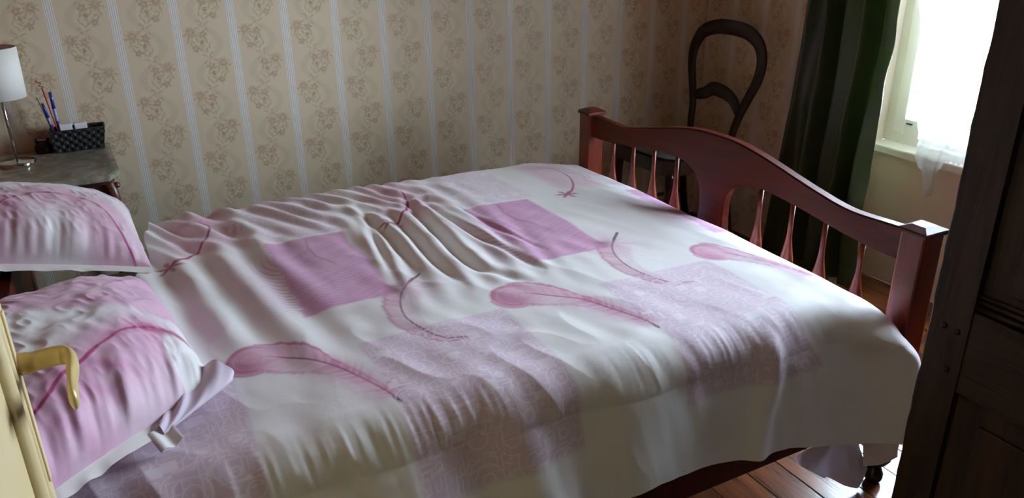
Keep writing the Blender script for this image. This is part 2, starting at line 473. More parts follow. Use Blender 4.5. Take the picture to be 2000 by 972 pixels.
# window: frame, two casements, glass, bolts
wn = bpy.data.objects.new('window_1', None); link(wn); wn.location = (0, 0, 0)
wn['kind'] = 'structure'
fx0, fx1 = 2.865, 2.915
y0, y1, z0, z1 = RY0+.012, RY1-.012, ZS, 2.008
bm = bmesh.new()
box(bm, fx0, fx1, y0, y0+.04, z0, z1); box(bm, fx0, fx1, y1-.04, y1, z0, z1); box(bm, fx0, fx1, y0+.04, y1-.04, z0, z0+.04); box(bm, fx0, fx1, y0+.04, y1-.04, z1-.04, z1)
mesh_obj('window_frame', bm, M['white_paint'], wn)
ym = (y0+y1)/2
for (a, b) in ((y0+.042, ym-.001), (ym+.001, y1-.042)):
    bm = bmesh.new(); c0, c1 = 2.855, 2.895
    box(bm, c0, c1, a, a+.05, z0+.042, z1-.042, .004); box(bm, c0, c1, b-.05, b, z0+.042, z1-.042, .004)
    for zz in (z0+.042, 1.03, 1.47, z1-.102): box(bm, c0+.003, c1-.003, a+.05, b-.05, zz, zz+(.06 if zz in (z0+.042, z1-.102) else .028))
    s_ = mesh_obj('casement', bm, M['white_paint'], wn)
    for (p, q) in ((z0+.102, 1.03), (1.058, 1.47), (1.498, z1-.102)):
        mesh_obj('pane', B(2.873, 2.876, a+.05, b-.05, p, q), M['glass'], s_)
for yy in (2.005, 1.83):
    mesh_obj('hinge', B(2.846, 2.855, yy-.012, yy+.012, .66, .665), M['black'], wn)
sill = mesh_obj('window_sill', B(XW-.03, fx0+.01, RY0+.0125, RY1-.0125, ZS-.034, ZS, .006), M['white_paint'], wn)

# ------------------------------------------------------------------ lace curtain at the window
def lace():
    ny, nz = 200, 160
    X = np.zeros((ny, nz, 3))
    yy = np.linspace(2.05, 1.02, ny)
    for i, y in enumerate(yy):
        # lower edge: climbs towards the jamb, ragged tip at y 1.81
        if y > 1.935: zb = .66+(y-1.935)*5.2
        elif y > 1.86: zb = .545+(y-1.86)*1.5
        elif y > 1.835: zb = .50+(y-1.835)*1.8
        elif y > 1.80: zb = .415+(abs(y-1.815))*2.2
        elif y > 1.77: zb = .53+(1.80-y)*1.2
        else: zb = .585
        zb += .006*math.sin(y*310)
        z = np.linspace(1.98, zb, nz)
        X[i, :, 1] = y + .006*np.sin(z*14+y*20) - np.clip((.62-z), 0, 1)*.05*math.sin(y*120)
        X[i, :, 2] = z
        X[i, :, 0] = 2.805 + .003*np.sin(y*60+z*1.5) + .0008*np.sin(y*190) - sstep(.66, .56, z)*.055
    o = grid_mesh('lace_curtain', X, M['sheer'])
    return tag(o, 'thin white lace curtain hanging over the bright window with a ragged tip', 'curtain')
lace()

# ------------------------------------------------------------------ green curtain
ct = thing('window_curtain', 'dark green satin curtain hanging in folds beside the bright window', 'curtain', (2.52, 2.1, 0))
def green():
    ns, nz = 260, 150
    s = np.linspace(0, 1, ns); z = np.linspace(2.26, .03, nz)
    S, Z = np.meshgrid(s, z, indexing='ij')
    yl = 2.37+.035*sstep(1.2, .4, Z); yr = 1.938+.022*sstep(1.15, .45, Z)-.02*sstep(.4, 0, Z)
    yl = yl + .05*sstep(.5, 0, Z)
    kfold = np.array([0, .12, .2, .33, .42, .55, .64, .74, .83, .92, 1.0])
    ph = np.interp(S+.012*np.sin(Z*2.3+S*9), kfold, np.arange(len(kfold))*math.pi)
    amp = .046*(.65+.35*np.sin(S*17+1))
    Y = yl+(yr-yl)*(S+.02*np.sin(ph*1.0+1.2))
    X = 2.588 + amp*np.cos(ph) + .006*np.sin(Z*6+S*30)+.005*noise(S*14, Z*7, 3)
    # gathered, creased leading edge
    lead = sstep(.86, 1.0, S)
    X += lead*(.010*noise(Z*8, S*4, 5) - .02); Y += lead*.004*noise(Z*11, S*3, 8)
    P = np.stack([X-2.52, Y-2.1, Z], -1)
    o = grid_mesh('cloth', P, M['curtain'], ct)
    md = o.modifiers.new('thick', 'SOLIDIFY'); md.thickness = .002
green()
rd = thing('curtain_rod', 'round dark wooden curtain rod above the green curtain', 'curtain rod', (2.53, 1.6, 2.3))
mesh_obj('rod', tube(bmesh.new(), [(0, -1.15, 0), (0, .85, 0)], .012), M['chair'], rd)
for yy in (-1.1, .8): mesh_obj('bracket', B(-.008, XR-2.53, yy-.01, yy+.01, -.035, -.012), M['chair'], rd)
for k in range(8):
    pts = [(.019*math.cos(t), .56-.05*k+.0+.12, .019*math.sin(t)-.004) for t in np.linspace(0, 2*math.pi, 16, endpoint=False)]
    mesh_obj('ring', tube(bmesh.new(), pts, .0025, 6, closed=True), M['brass'], rd)

# ------------------------------------------------------------------ bed
bed = thing('bed', 'cherry red wooden double bed with a curved spindled footboard', 'bed', (1.69, 1.83, 0))
BX, BY = 1.69, 1.83
def P_(name, bm, mat, parent=bed, smooth=False):
    o = mesh_obj(name, bm, mat, parent, smooth)
    if parent is bed: o.location = (-BX, -BY, 0)
    return o
def post(yc):
    bm = B(1.66, 1.732, yc-.034, yc+.034, .11, .742, .006)
    p = P_('foot_post', bm, M['bedz'])
    bm = B(1.655, 1.738, yc-.039, yc+.039, .735, .748, .004)
    a = [bm.verts.new(v) for v in ((1.655, yc-.038, .748), (1.737, yc-.038, .748), (1.737, yc+.038, .748), (1.655, yc+.038, .748))]
    b = [bm.verts.new(v) for v in ((1.676, yc-.018, .757), (1.716, yc-.018, .757), (1.716, yc+.018, .757), (1.676, yc+.018, .757))]
    for i in range(4): bm.faces.new((a[i], a[(i+1) % 4], b[(i+1) % 4], b[i]))
    bm.faces.new(b)
    mesh_obj('post_cap', bm, M['bed'], p)
    # caster foot
    c = mesh_obj('caster', lathe(bmesh.new(), [(.013, .11), (.026, .108), (.034, .095), (.036, .08), (.028, .066), (.014, .056), (.012, .05), (.017, .046), (.024, .03), (.024, .014), (.016, .0)], 1.695, yc, 20), M['black'], p, True)
YN, YF = 1.105, 2.545
for yc in (YN, YF): post(yc)
# curved top board with a splat between two openings
c0 = (YN+YF)/2; hw = (YF-YN)/2-.03
def topz(y):
    d = abs(y-c0)/hw
    return .737+.078*(1-sstep(.05, .78, d)) - .006*math.exp(-((d-.78)/.14)**2)
def botz(d):
    """lower edge for distance d from the middle"""
    return .652 + .045*sstep(hw*.95, .2, d)
poly = []
N = 60
for i in range(N+1):
    y = c0-hw+2*hw*i/N; poly.append((y, float(topz(y))))
right = []
y = hw
for i in range(25):
    d = hw-(hw-.175)*i/24; right.append((d, float(botz(d))))
zj = right[-1][1]
for i in range(1, 13):
    t = math.pi/2*i/12; right.append((.175-.118*math.sin(t), zj-.095*(1-math.cos(t))))
right += [(.056, .56), (.06, .52), (.075, .47), (.10, .44), (.10, .40)]
poly += [(c0+d, z) for d, z in right] + [(c0-d, z) for d, z in right[::-1]]
bm = prism(bmesh.new(), poly, 0, 1.679, 1.711)
es = [e for e in bm.edges if abs(e.verts[0].co.x-e.verts[1].co.x) < 1e-6]
bmesh.ops.bevel(bm, geom=es, offset=.004, segments=2, affect='EDGES')
P_('foot_rail', bm, M['bed'])
P_('lower_rail', B(1.68, 1.712, YN+.034, YF-.034, .30, .40, .004), M['bed'])
sp_prof = [(.012, 0), (.016, .04), (.021, .09), (.022, .12), (.019, .16), (.0135, .20), (.0095, .235), (.0075, .262), (.007, .305), (.007, .40)]
for d in (.195, .32, .44, .565):
    for s_ in (-1, 1):
        zt = botz(d)
        pr = [(r, .395+ (zt+.006-.395)*z/.40) for r, z in sp_prof]
        P_('spindle', lathe(bmesh.new(), pr, 1.695, c0+s_*d, 16), M['bedz'], smooth=True)
# side rails, headboard, slats, mattress
for yy in (YN+.020, YF-.03):
    P_('side_rail', B(-.255, 1.66, yy-.003, yy+.020, .19, .345, .004), M['bed'])
bm = bmesh.new(); box(bm, -.285, -.26, YN+.035, YF-.035, .2, .655)
P_('headboard', bm, M['bed'])
for yc in (YN, YF): P_('head_post', B(-.325, -.257, yc-.034, yc+.034, 0, .765, .006), M['bedz'])
for k in range(11):
    xx = -.15+k*.17; P_('slat', B(xx, xx+.07, YN+.022, YF-.035, .255, .272), M['stand'])
P_('mattress', B(-.255, 1.56, 1.18, YF-.06, .274, .48, .03), M['mattress'])

# ------------------------------------------------------------------ printed bedding: shared painter
WHITE = np.array(lin(240, 238, 236)); LILAC = np.array(lin(222, 196, 216)); PINK = np.array(lin(205, 140, 186)); MAG = np.array(lin(160, 38, 98))
MAUVE = np.array(lin(190, 92, 146)); GREY = np.array(lin(84, 62, 78)); ROSE = np.array(lin(216, 150, 178))
def blend(C, m, col): return C*(1-m[..., None])+col*m[..., None]

def feather_big(C, x, y, ox, oy):
    sh = [tuple(p) for p in spline([(.79, 1.50), (.822, 1.497), (.877, 1.453), (.924, 1.401), (.964, 1.329), (.991, 1.269), (1.004, 1.22)], 30)]
    X = x-ox; Y = y-oy
    near = (X > .68) & (X < 1.1) & (Y > 1.15) & (Y < 1.6)
    if not near.any(): return
    xs, ys = X[near], Y[near]
    d, t, s = polydist(xs, ys, sh)
    up = s > 0
    wu = np.interp(t, [0, .12, .3, .42, .55, .8, 1], [.062, .066, .050, .026, .018, .014, .003])
    wl = np.interp(t, [0, .15, .35, .6, .85, 1], [.070, .066, .052, .030, .018, .003])
    w = np.where(up, wu, wl)
    ang = np.arctan2(ys-1.47, xs-.80)
    streak = .5+.5*noise(t*46+d*90, d*12, 11)
    streak2 = .5+.5*noise(t*120+d*220, d*20, 12)
    e = d/w + .18*(streak-.5)
    m = 1-sstep(.78, 1.02, e)
    inten = np.where(up, 1.0-.35*t, .75*(1-sstep(.0, .45, t))+.28)
    inten = inten*(.62+.38*streak)*(.8+.2*streak2)
    rim = np.exp(-((e-.86)/.10)**2)*np.where(t < .5, 1, .3)*np.where(up, .9, .45)
    c = C[near]
    c = blend(c, np.clip(m*inten*1.08, 0, 1), ROSE*.4+MAUVE*.6)
    c = blend(c, np.clip(m*rim, 0, 1), MAG*.6+MAUVE*.4)
    head = np.exp(-(((xs-.765)/.035)**2+((ys-1.47)/.05)**2))
    c = blend(c, np.clip(m*head*.8*(.35+.65*streak2), 0, 1), MAUVE*.7+MAG*.3)
    ws = np.clip(np.sin(d*330+t*26+streak*4), 0, 1)**4*m*sstep(.02, .05, d)*(1-sstep(.4, .6, t))
    c = blend(c, ws*.35, WHITE)
    hb = np.exp(-(d/.055)**2)*(s < 0)*sstep(.05, .3, t)*(1-sstep(.85, 1., t))*(.35+.65*np.abs(noise(xs*130, ys*20, 13)))*.42
    c = blend(c, hb, LILAC*.5+ROSE*.5)
    # soft haze of down under the quill
    hz = np.exp(-(d/.035)**2)*sstep(.25, .5, t)*(1-sstep(.9, 1., t))*.8*(.4+.6*streak)
    c = blend(c, hz, MAUVE)
    shw = 1-sstep(.0016, .0034, d)
    c = blend(c, shw*sstep(.0, .2, t)*.9, MAG*(.5)+GREY*.5)
    c = blend(c, (1-sstep(.003, .0055, d))*sstep(.93, .98, t), GREY)
    C[near] = c

def feather_curl(C, x, y, ox, oy):
    sh = [tuple(p) for p in spline([(1.245, 1.722), (1.195, 1.67), (1.161, 1.625), (1.137, 1.564), (1.131, 1.498), (1.148, 1.429), (1.174, 1.387), (1.225, 1.368)], 36)]
    X = x-ox; Y = y-oy
    near = (X > .95) & (X < 1.36) & (Y > 1.28) & (Y < 1.8)
    if not near.any(): return
    xs, ys = X[near], Y[near]
    d, t, s = polydist(xs, ys, sh)
    left = s < 0     # outer side of the curl
    streak = .5+.5*noise(t*60+d*60, d*10, 21)
    streak2 = .5+.5*noise(t*150, d*30, 22)
    wo = np.interp(t, [.2, .35, .6, .85, 1], [.05, .045, .038, .022, .006]); wi = np.interp(t, [.2, .4, .7, 1], [.06, .05, .025, .003])
    e = d/np.where(left, wo, wi)+.2*(streak-.5)
    m = (1-sstep(.75, 1.05, e))*sstep(.15, .3, t)
    c = C[near]
    c = blend(c, np.clip(m*np.where(left, .75, .30)*(.5+.5*streak)*(.8+.2*streak2), 0, 1), MAUVE*.75+ROSE*.25)
    c = blend(c, np.clip(np.exp(-((e-.85)/.12)**2)*.5*sstep(.2, .35, t)*left, 0, 1), MAG*.5+MAUVE*.5)
    # pink bloom round the knot with radiating strands
    r = np.hypot(xs-1.185, ys-1.655); an = np.arctan2(ys-1.655, xs-1.185)
    strand = .5+.5*noise(an*14, r*8, 23)
    bl = np.exp(-(r/.075)**2)*(.25+.75*strand)
    c = blend(c, np.clip(bl*.65, 0, 1), ROSE*.6+MAUVE*.4)
    r2 = np.hypot(xs-1.165, ys-1.668)
    c = blend(c, np.clip(np.exp(-(r2/.024)**2)*(.3+.9*strand), 0, .85), GREY*.7+MAUVE*.3)
    c = blend(c, (1-sstep(.0016, .0032, d))*.85, GREY*.5+MAG*.5)
    c = blend(c, (1-sstep(.003, .0055, d))*(1-sstep(.12, .2, t)), GREY*.9)
    C[near] = c

def feather_red(C, x, y, ox, oy):
    sh = [tuple(p) for p in spline([(1.419, 2.404), (1.440, 2.376), (1.428, 2.281), (1.385, 2.182), (1.335, 2.111), (1.290, 2.078)], 30)]
    X = x-ox; Y = y-oy
    near = (X > 1.2) & (X < 1.65) & (Y > 2.0) & (Y < 2.56)
    if not near.any(): return
    xs, ys = X[near], Y[near]
    d, t, s = polydist(xs, ys, sh)
    c = C[near]
    streak = .5+.5*noise(t*50+d*40, d*14, 31)
    # pale pink field around
    f = sstep(1.28, 1.34, xs)*(1-sstep(1.46, 1.56, xs))*sstep(2.08, 2.2, ys)*(1-sstep(2.44, 2.5, ys))
    c = blend(c, f*.55*(.75+.25*streak), ROSE*.8+PINK*.2)
    top = np.exp(-(((xs-1.40)/.045)**2+((ys-2.41)/.022)**2))
    c = blend(c, np.clip(top*.8*(.5+.5*streak), 0, 1), MAG*.4+MAUVE*.6)
    for pts, k in (([(1.49, 2.41), (1.51, 2.345), (1.497, 2.282), (1.466, 2.214)], .6), ([(1.47, 2.39), (1.482, 2.33), (1.47, 2.27)], .45), ([(1.52, 2.39), (1.53, 2.32), (1.51, 2.25)], .4)):
        dd, tt, ss = polydist(xs, ys, pts)
        c = blend(c, np.exp(-(dd/.006)**2)*k*(.4+.6*streak)*np.sin(math.pi*np.clip(tt, .02, .98)), MAG*.5+MAUVE*.5)
    c = blend(c, 1-sstep(.0016+.002*t, .0036+.003*t, d), MAG)
    r = np.hypot(xs-1.30, ys-2.085); an = np.arctan2(ys-2.085, xs-1.30)
    c = blend(c, np.clip((1-sstep(.012, .034, r+.014*np.sin(an*6)))*.8, 0, 1), MAG)
    C[near] = c

def paint_duvet(x, y):
    C = np.broadcast_to(WHITE, x.shape+(3,)).copy(); A = np.zeros(x.shape)
    P = .605
    wob = .006*noise(x*9, y*9, 41)
    for k in range(-1, 3):
        ox = (k-1)*P
        X = x-ox+wob
        # lilac traced patch, near row
        e = .007
        m = sstep(1.0-e, 1.0+e, X)*(1-sstep(1.345-e, 1.345+e, X))*sstep(1.0, 1.02, y)*(1-sstep(1.455-e, 1.455+e, y+wob))
        C = blend(C, m*.85, LILAC); A = np.maximum(A, m)
        # far lilac traced patch
        m = sstep(.94-e, .94+e, X)*(1-sstep(1.19-e, 1.19+e, X))*sstep(2.12-e, 2.12+e, y)*(1-sstep(2.52, 2.56, y))
        C = blend(C, m*.55, LILAC); A = np.maximum(A, m*1.2)
        # solid pink square with combed strands along its head-side edge
        st = .5+.5*noise((y+.8*(X-.93))*55, X*6, 42); st2 = .5+.5*noise((y-.5*X)*150, X*9, 43)
        m = sstep(.935-e, .935+e, X-.022*(st-.5)*(1-sstep(1.6, 1.95, y))-.012*(st2-.5))*(1-sstep(1.16-e, 1.16+e, X))*sstep(1.64-e, 1.64+e, y)*(1-sstep(2.105-e, 2.105+e, y))
        C = blend(C, m*(.80+.2*st2), PINK)
        # pale plume inside it
        r = np.hypot((X-1.03)/1.0, (y-1.80)/1.3); an = np.arctan2(y-1.98, X-1.07)
        ribs = np.sin((np.hypot(X-1.07, y-1.98))*420+an*3)
        pm = np.exp(-(r/.11)**2)*(.5+.5*ribs)
        C = blend(C, np.clip(pm*.55, 0, 1)*m, np.array(lin(232, 190, 220)))
        comb = np.exp(-((X-.925)/.045)**2)*sstep(1.62, 1.72, y)*(1-sstep(1.95, 2.05, y))*np.clip(ribs, 0, 1)
        C = blend(C, comb*.7*(1-m), PINK)
        pale = np.exp(-((X-.90)/.06)**2)*sstep(1.6, 1.75, y)*(1-sstep(1.98, 2.1, y))
        C = blend(C, pale*.22*(1-m), PINK)
        dd, tt, ss = polydist(X, y, [(1.05, 2.09), (1.035, 2.02), (1.04, 1.95), (1.07, 1.88)])
        C = blend(C, np.exp(-(dd/.004)**2)*.6, MAUVE*.8)
        # soft pink stain beside far patch
        m = np.exp(-(((X-.86)/.05)**2+((y-2.49)/.03)**2))
        C = blend(C, np.clip(m*.8, 0, 1), ROSE)
        feather_big(C, x, y, ox, 0.0); feather_curl(C, x, y, ox, 0.0); feather_red(C, x, y, ox-.0, 0.0)
    return C, A

# ------------------------------------------------------------------ duvet
YN_, YF_, RN, RF = 1.19, 2.475, .085, .085
def edge_y(s): return YN_+.045*(1-sstep(.3, 1.1, s))
def duvet_surface(S, T, off=0.0):
    """S along the bed, T across (equals y on top); returns xyz"""
    YE = edge_y(S)
    # relief ---------------------------------------------------------
    zt = .592 + .018*np.exp(-((S-.6)/.7)**2) + .012*sstep(1.0, 1.7, T)*(1-sstep(2.1, 2.5, T))
    zt -= .035*sstep(1.35, 1.62, S)
    h = np.zeros_like(S)
    # long soft folds by the pillows
    h += .008*np.sin((S+.12*(T-1.8)+.02*noise(S*4, T*3, 51))*2*math.pi/.115)*(1-sstep(.28, .48, S))*sstep(1.35, 1.7, T)
    # slack folds running from the far edge down the middle
    env = sstep(.48, .6, S)*(1-sstep(.92, 1.1, S))*sstep(1.45, 1.75, T)*(1-sstep(2.35, 2.48, T))
    ph = (S - .05*np.sin((T-1.5)*2.6) + .08*(2.2-T)*(S-.75)*3 + .012*noise(S*7, T*3, 52))
    h += .0036*env*np.sin(ph*2*math.pi/.085)
    for pts, wd, dp in (([(.84, 2.36), (.81, 2.206), (.789, 1.935), (.779, 1.717), (.826, 1.611), (.86, 1.55)], .017, .017), ([(.66, 2.2), (.63, 2.062), (.595, 1.859), (.572, 1.676)], .012, .009),
                        ([(.66, 2.3), (.659, 2.204), (.657, 1.992), (.64, 1.733)], .014, .015), ([(.88, 2.3), (.86, 2.211), (.877, 1.953), (.907, 1.734), (.93, 1.6)], .012, .010),
                        ([(.73, 2.25), (.72, 2.0), (.70, 1.75), (.715, 1.6)], .013, .011), ([(.93, 2.15), (.96, 1.9), (1.0, 1.7)], .008, .004)):
        d, t, s = polydist(S, T, [tuple(p) for p in spline(pts, 16)])
        h -= dp*np.exp(-(d/wd)**2)*np.sin(math.pi*np.clip(t, .03, .97))**.6
        h += dp*.38*np.exp(-((d-wd*1.9)/wd)**2)*np.sin(math.pi*np.clip(t, .0, 1))
    # puckers along the far edge
    e2 = (1-sstep(.75, 1.0, S))*sstep(2.0, 2.35, T)
    h += e2*.0075*np.sin((S*1.0+.55*(T-2.3)+.03*noise(S*6, T*5, 53))*2*math.pi/.072)*(.6+.4*noise(S*9, T*4, 54))
    h += e2*.004*noise(S*34+T*14, T*9, 55)
    # general crumple
    h += .0028*noise(S*7, T*6, 56)+.0014*noise(S*22+T*6, T*13, 57)*(1-.5*sstep(1., 1.3, S))
    h += .0003*noise(S*60, T*7, 58)*sstep(.95, 1.35, 1.9-T)
    h += .0016*(1-2.4*np.abs(noise(S*13+T*5, T*6-S*2, 66)))*(1-.6*sstep(.95, 1.2, S))
    # small pleats where the cloth turns over the near edge
    edge = np.exp(-((T-YE+.085)/.05)**2)
    h += edge*(.0010*noise(S*20+9*T, T*5, 59)+.0016*noise(S*48+14*T, T*6, 60)+.0012*noise(S*110+14*T, T*6, 60))*np.clip(.45+.9*noise(S*4.3, T*2, 67), .1, 1.2)
    # roll by the pillows
    # near side ------------------------------------------------------
    a = np.clip(YE-T, 0, None); th = np.clip(a/RN, 0, math.pi/2); drop = np.clip(a-RN*math.pi/2, 0, None)
    fold = sstep(.7, 1.6, a/.1)*(.010*np.sin(S*2*math.pi/.31+1.2+2.0*noise(S*2.3, T*1.2, 61))+.0055*noise(S*13+T*3, T*2, 62)+.0016*noise(S*36+T*4, T*3, 68))
    big = .020*np.exp(-((S-1.18-.30*(T-.9))/.030)**2)*sstep(.02, .1, a)
    nrm = -(fold+big)
    y = T + 0.0
    y = np.where(T < YE, YE-RN*np.sin(th), y)
    z = zt-np.where(T < YE, RN*(1-np.cos(th))+drop, 0)
    y = y + nrm*np.sin(th)
    y = y - (.24+.34*(1-sstep(.3, 1.1, S)))*drop - .064*sstep(1.35, 1.6, S)*np.sin(th)
    ny, nz = -np.sin(th), np.cos(th)
    # far side
    a = np.clip(T-YF_, 0, None); tf = np.clip(a/RF, 0, math.pi/2); dropf = np.clip(a-RF*math.pi/2, 0, None)
    y = np.where(T > YF_, YF_+RF*np.sin(tf), y); z = z-np.where(T > YF_, RF*(1-np.cos(tf))+dropf, 0)
    ny = ny+np.sin(tf); nz = np.where(T > YF_, np.cos(tf), nz)
    # foot end: rolls down in front of the footboard
    pull = -.07*sstep(1.10, 1.0, T)
    sf = 1.575-pull; RS = .07-.02*sstep(1.10, 1.0, T)
    a = np.clip(S-1.575, 0, None); ts = np.clip(a/RS, 0, math.pi/2); ds = np.clip(a-RS*math.pi/2, 0, None)
    x = S - pull*sstep(1.0, 1.575, S)
    x = np.where(S > 1.575, sf+RS*np.sin(ts), x)
    dz = np.where(S > 1.575, RS*(1-np.cos(ts))+ds, 0)
    keep = np.cos(th)
    z = z-dz*keep
    # on the side the foot end turns inwards instead
    y = y + dz*(1-keep)
    x = np.minimum(x, 1.652+.09*sstep(1.066, 1.056, y))
    nx = np.sin(ts)*.8
    h = h+off
    return np.stack([x+nx*h, y+ny*h, z+nz*h], -1)

dv = thing('duvet', 'white duvet printed with pink squares and feathers spread over the bed', 'duvet', (.7, 1.8, 0))
def hem_t(s):
    """cloth coordinate where the near side ends"""
    z = np.interp(s, [-.4, .9, 1.25, 1.42, 1.6, 1.75], [.33, .32, .29, .24, .258, .285])
    return edge_y(s)-(RN*math.pi/2+(.592-RN-z))+.004*noise(s*9, s*0, 71)
def head_s(t):
    """cloth coordinate where the head end begins"""
    return np.interp(t, [.7, 1.6, 2.0, 2.15, 2.7], [-.24, -.24, -.02, .045, .07])+.006*noise(t*14, t*0, 72)+.11*np.clip((t-2.33)/.41, 0, 1)**2
def make_duvet(nu, nv, off, name, mat, paint=True):
    U = np.linspace(0, 1, nu)[:, None]; V = np.linspace(0, 1, nv)[None, :]
    S = np.broadcast_to(-.26+U*(1.70+.26), (nu, nv)).copy()
    T0 = hem_t(S); T = T0+(2.74-T0)*V
    hs = head_s(T); S = hs+((1.70 if paint else 1.585)-hs)*U
    T0 = hem_t(S); T = T0+(2.74-T0)*V
    X = duvet_surface(S, T, off)
    X = X-np.array([.7, 1.8, 0])
    at = {}
    if paint:
        C, A = paint_duvet(S, T)
        at['paint'] = ('FLOAT_COLOR', np.concatenate([C, A[..., None]], -1))
    at['cloth'] = ('FLOAT_VECTOR', np.stack([S, T, 0*S], -1))
    return grid_mesh(name, X, mat, dv, at)
make_duvet(760, 800, 0.0, 'cover', M['print'])
make_duvet(160, 170, -.006, 'lining', M['plainwhite'], False)
# hanging inner layer at the near foot corner
def hang():
    n, m = 50, 30
    u = np.linspace(0, 1, n)[:, None]*np.ones((1, m)); v = np.ones((n, 1))*np.linspace(0, 1, m)[None, :]
    x = 1.52+.045*v+(.135)*u
    y = 1.052-.002*u**2+.001*np.sin(u*7+1)*v
    z = .33-(.33-(.135-.022*u-.010*np.sin(u*math.pi)))*v
    X = np.stack([x, y, z], -1)-np.array([.7, 1.8, 0])
    o = grid_mesh('under_layer', X, M['plainwhite'], dv)
    o['label'] = 'plain corner of cloth hanging below the hem'
hang()

# ------------------------------------------------------------------ pillows
def pillow(name, label, corners, thick, seed, painter, parent_loc, pw=2.6, n=(220, 220), sag=None, under=.12):
    """corners: near-right, far-right, far-left, near-left on the middle plane"""
    root = thing(name, label, 'pillow', parent_loc)
    nr, fr, fl_, nl = [np.array(c, float) for c in corners]
    nu, nv = n
    out = []
    ex = ((nr+fr)/2-(nl+fl_)/2); ey = ((fr+fl_)/2-(nr+nl)/2)
    nn = np.cross(ex, ey); nn /= np.linalg.norm(nn)
    for side in (1, -1):
        u = np.linspace(-1, 1, nu)[:, None]*np.ones((1, nv)); v = np.ones((nu, 1))*np.linspace(-1, 1, nv)[None, :]
        # edges curve inwards between the corners
        uu = u*(1-.05*(1-v**2)*np.abs(u)); vv = v*(1-.05*(1-u**2)*np.abs(v))
        a = (uu+1)/2; b = (vv+1)/2
        base = (nl*(1-a)[..., None]+nr*a[..., None])*(1-b)[..., None]+(fl_*(1-a)[..., None]+fr*a[..., None])*b[..., None]
        prof = np.clip(1-np.abs(u)**pw, 0, 1)**.5*np.clip(1-np.abs(v)**pw, 0, 1)**.5
        t = prof*thick*(1.0 if side > 0 else under)
        # puckers along the seams
        eu = np.exp(-((1-np.abs(u))/.28)**2)*prof**.5; ev = np.exp(-((1-np.abs(v))/.32)**2)*prof**.5
        pk = ev*(.012*noise(u*7.5, v*1.3, seed)+.006*noise(u*17, v*2, seed+1))+eu*(.008*noise(v*8, u*1.3, seed+2)+.004*noise(v*19, u*2, seed+3))
        pk += .006*noise(u*2.6+v, v*2.4, seed+4)*prof+.002*noise(u*9, v*9, seed+5)*prof
        rg = (1-np.abs(noise(u*5+v*1.5, v*4-u*2, seed+6))*2.2)*sstep(.1, .7, u)*(1-sstep(.3, .8, v))
        pk += .0036*rg*prof+.0016*(1-np.abs(noise(u*13+v*5, v*9, seed+7))*2)*prof
        X = base+nn*((t*side)+(pk*side if side > 0 else pk*.2))[..., None]
        if sag: X = sag(X, u, v)
        C, A = painter(u, v, X)
        o = grid_mesh('pillowcase' if side > 0 else 'underside', X-np.array(parent_loc), M['print'], root,
                      {'paint': ('FLOAT_COLOR', np.concatenate([C, A[..., None]], -1)), 'cloth': ('FLOAT_VECTOR', np.stack([u*.3, v*.3, 0*u], -1))}, flip=(side < 0))
    return root, nn

def paint_p1(u, v, X):
    x, y = X[..., 0], X[..., 1]
    C = np.broadcast_to(WHITE, x.shape+(3,)).copy()
    st = .5+.5*noise(x*40+y*10, y*8, 81)
    top = sstep(2.15, 2.2, y+.15*(x+.1))
    d, t, s = polydist(x, y, [tuple(p) for p in spline([(-.42, 2.08), (-.30, 2.16), (-.264, 2.205), (-.21, 2.257), (-.153, 2.282), (-.057, 2.259), (-.013, 2.179), (.021, 2.075), (.034, 2.035)], 40)])
    f = np.exp(-(np.clip(d-.0, 0, 1)/.10)**2)
    C = blend(C, np.clip(f*(.55+.45*st)*.95, 0, 1), ROSE*.55+PINK*.45)
    band = np.exp(-((d-.085)/.028)**2)*(s > 0)
    C = blend(C, band*.75, WHITE)
    far = sstep(.11, .15, d)*(s > 0)
    C = blend(C, far*.7*(1-sstep(-.2, -.28, x)), PINK*.6+LILAC*.4)
    C = blend(C, 1-sstep(.0016, .0036, d), MAG)
    r = np.hypot((x-.022)/.03, (y-2.07)/.045)
    C = blend(C, np.clip(1.1-r, 0, 1)*.8, MAG)
    return C, np.zeros_like(x)

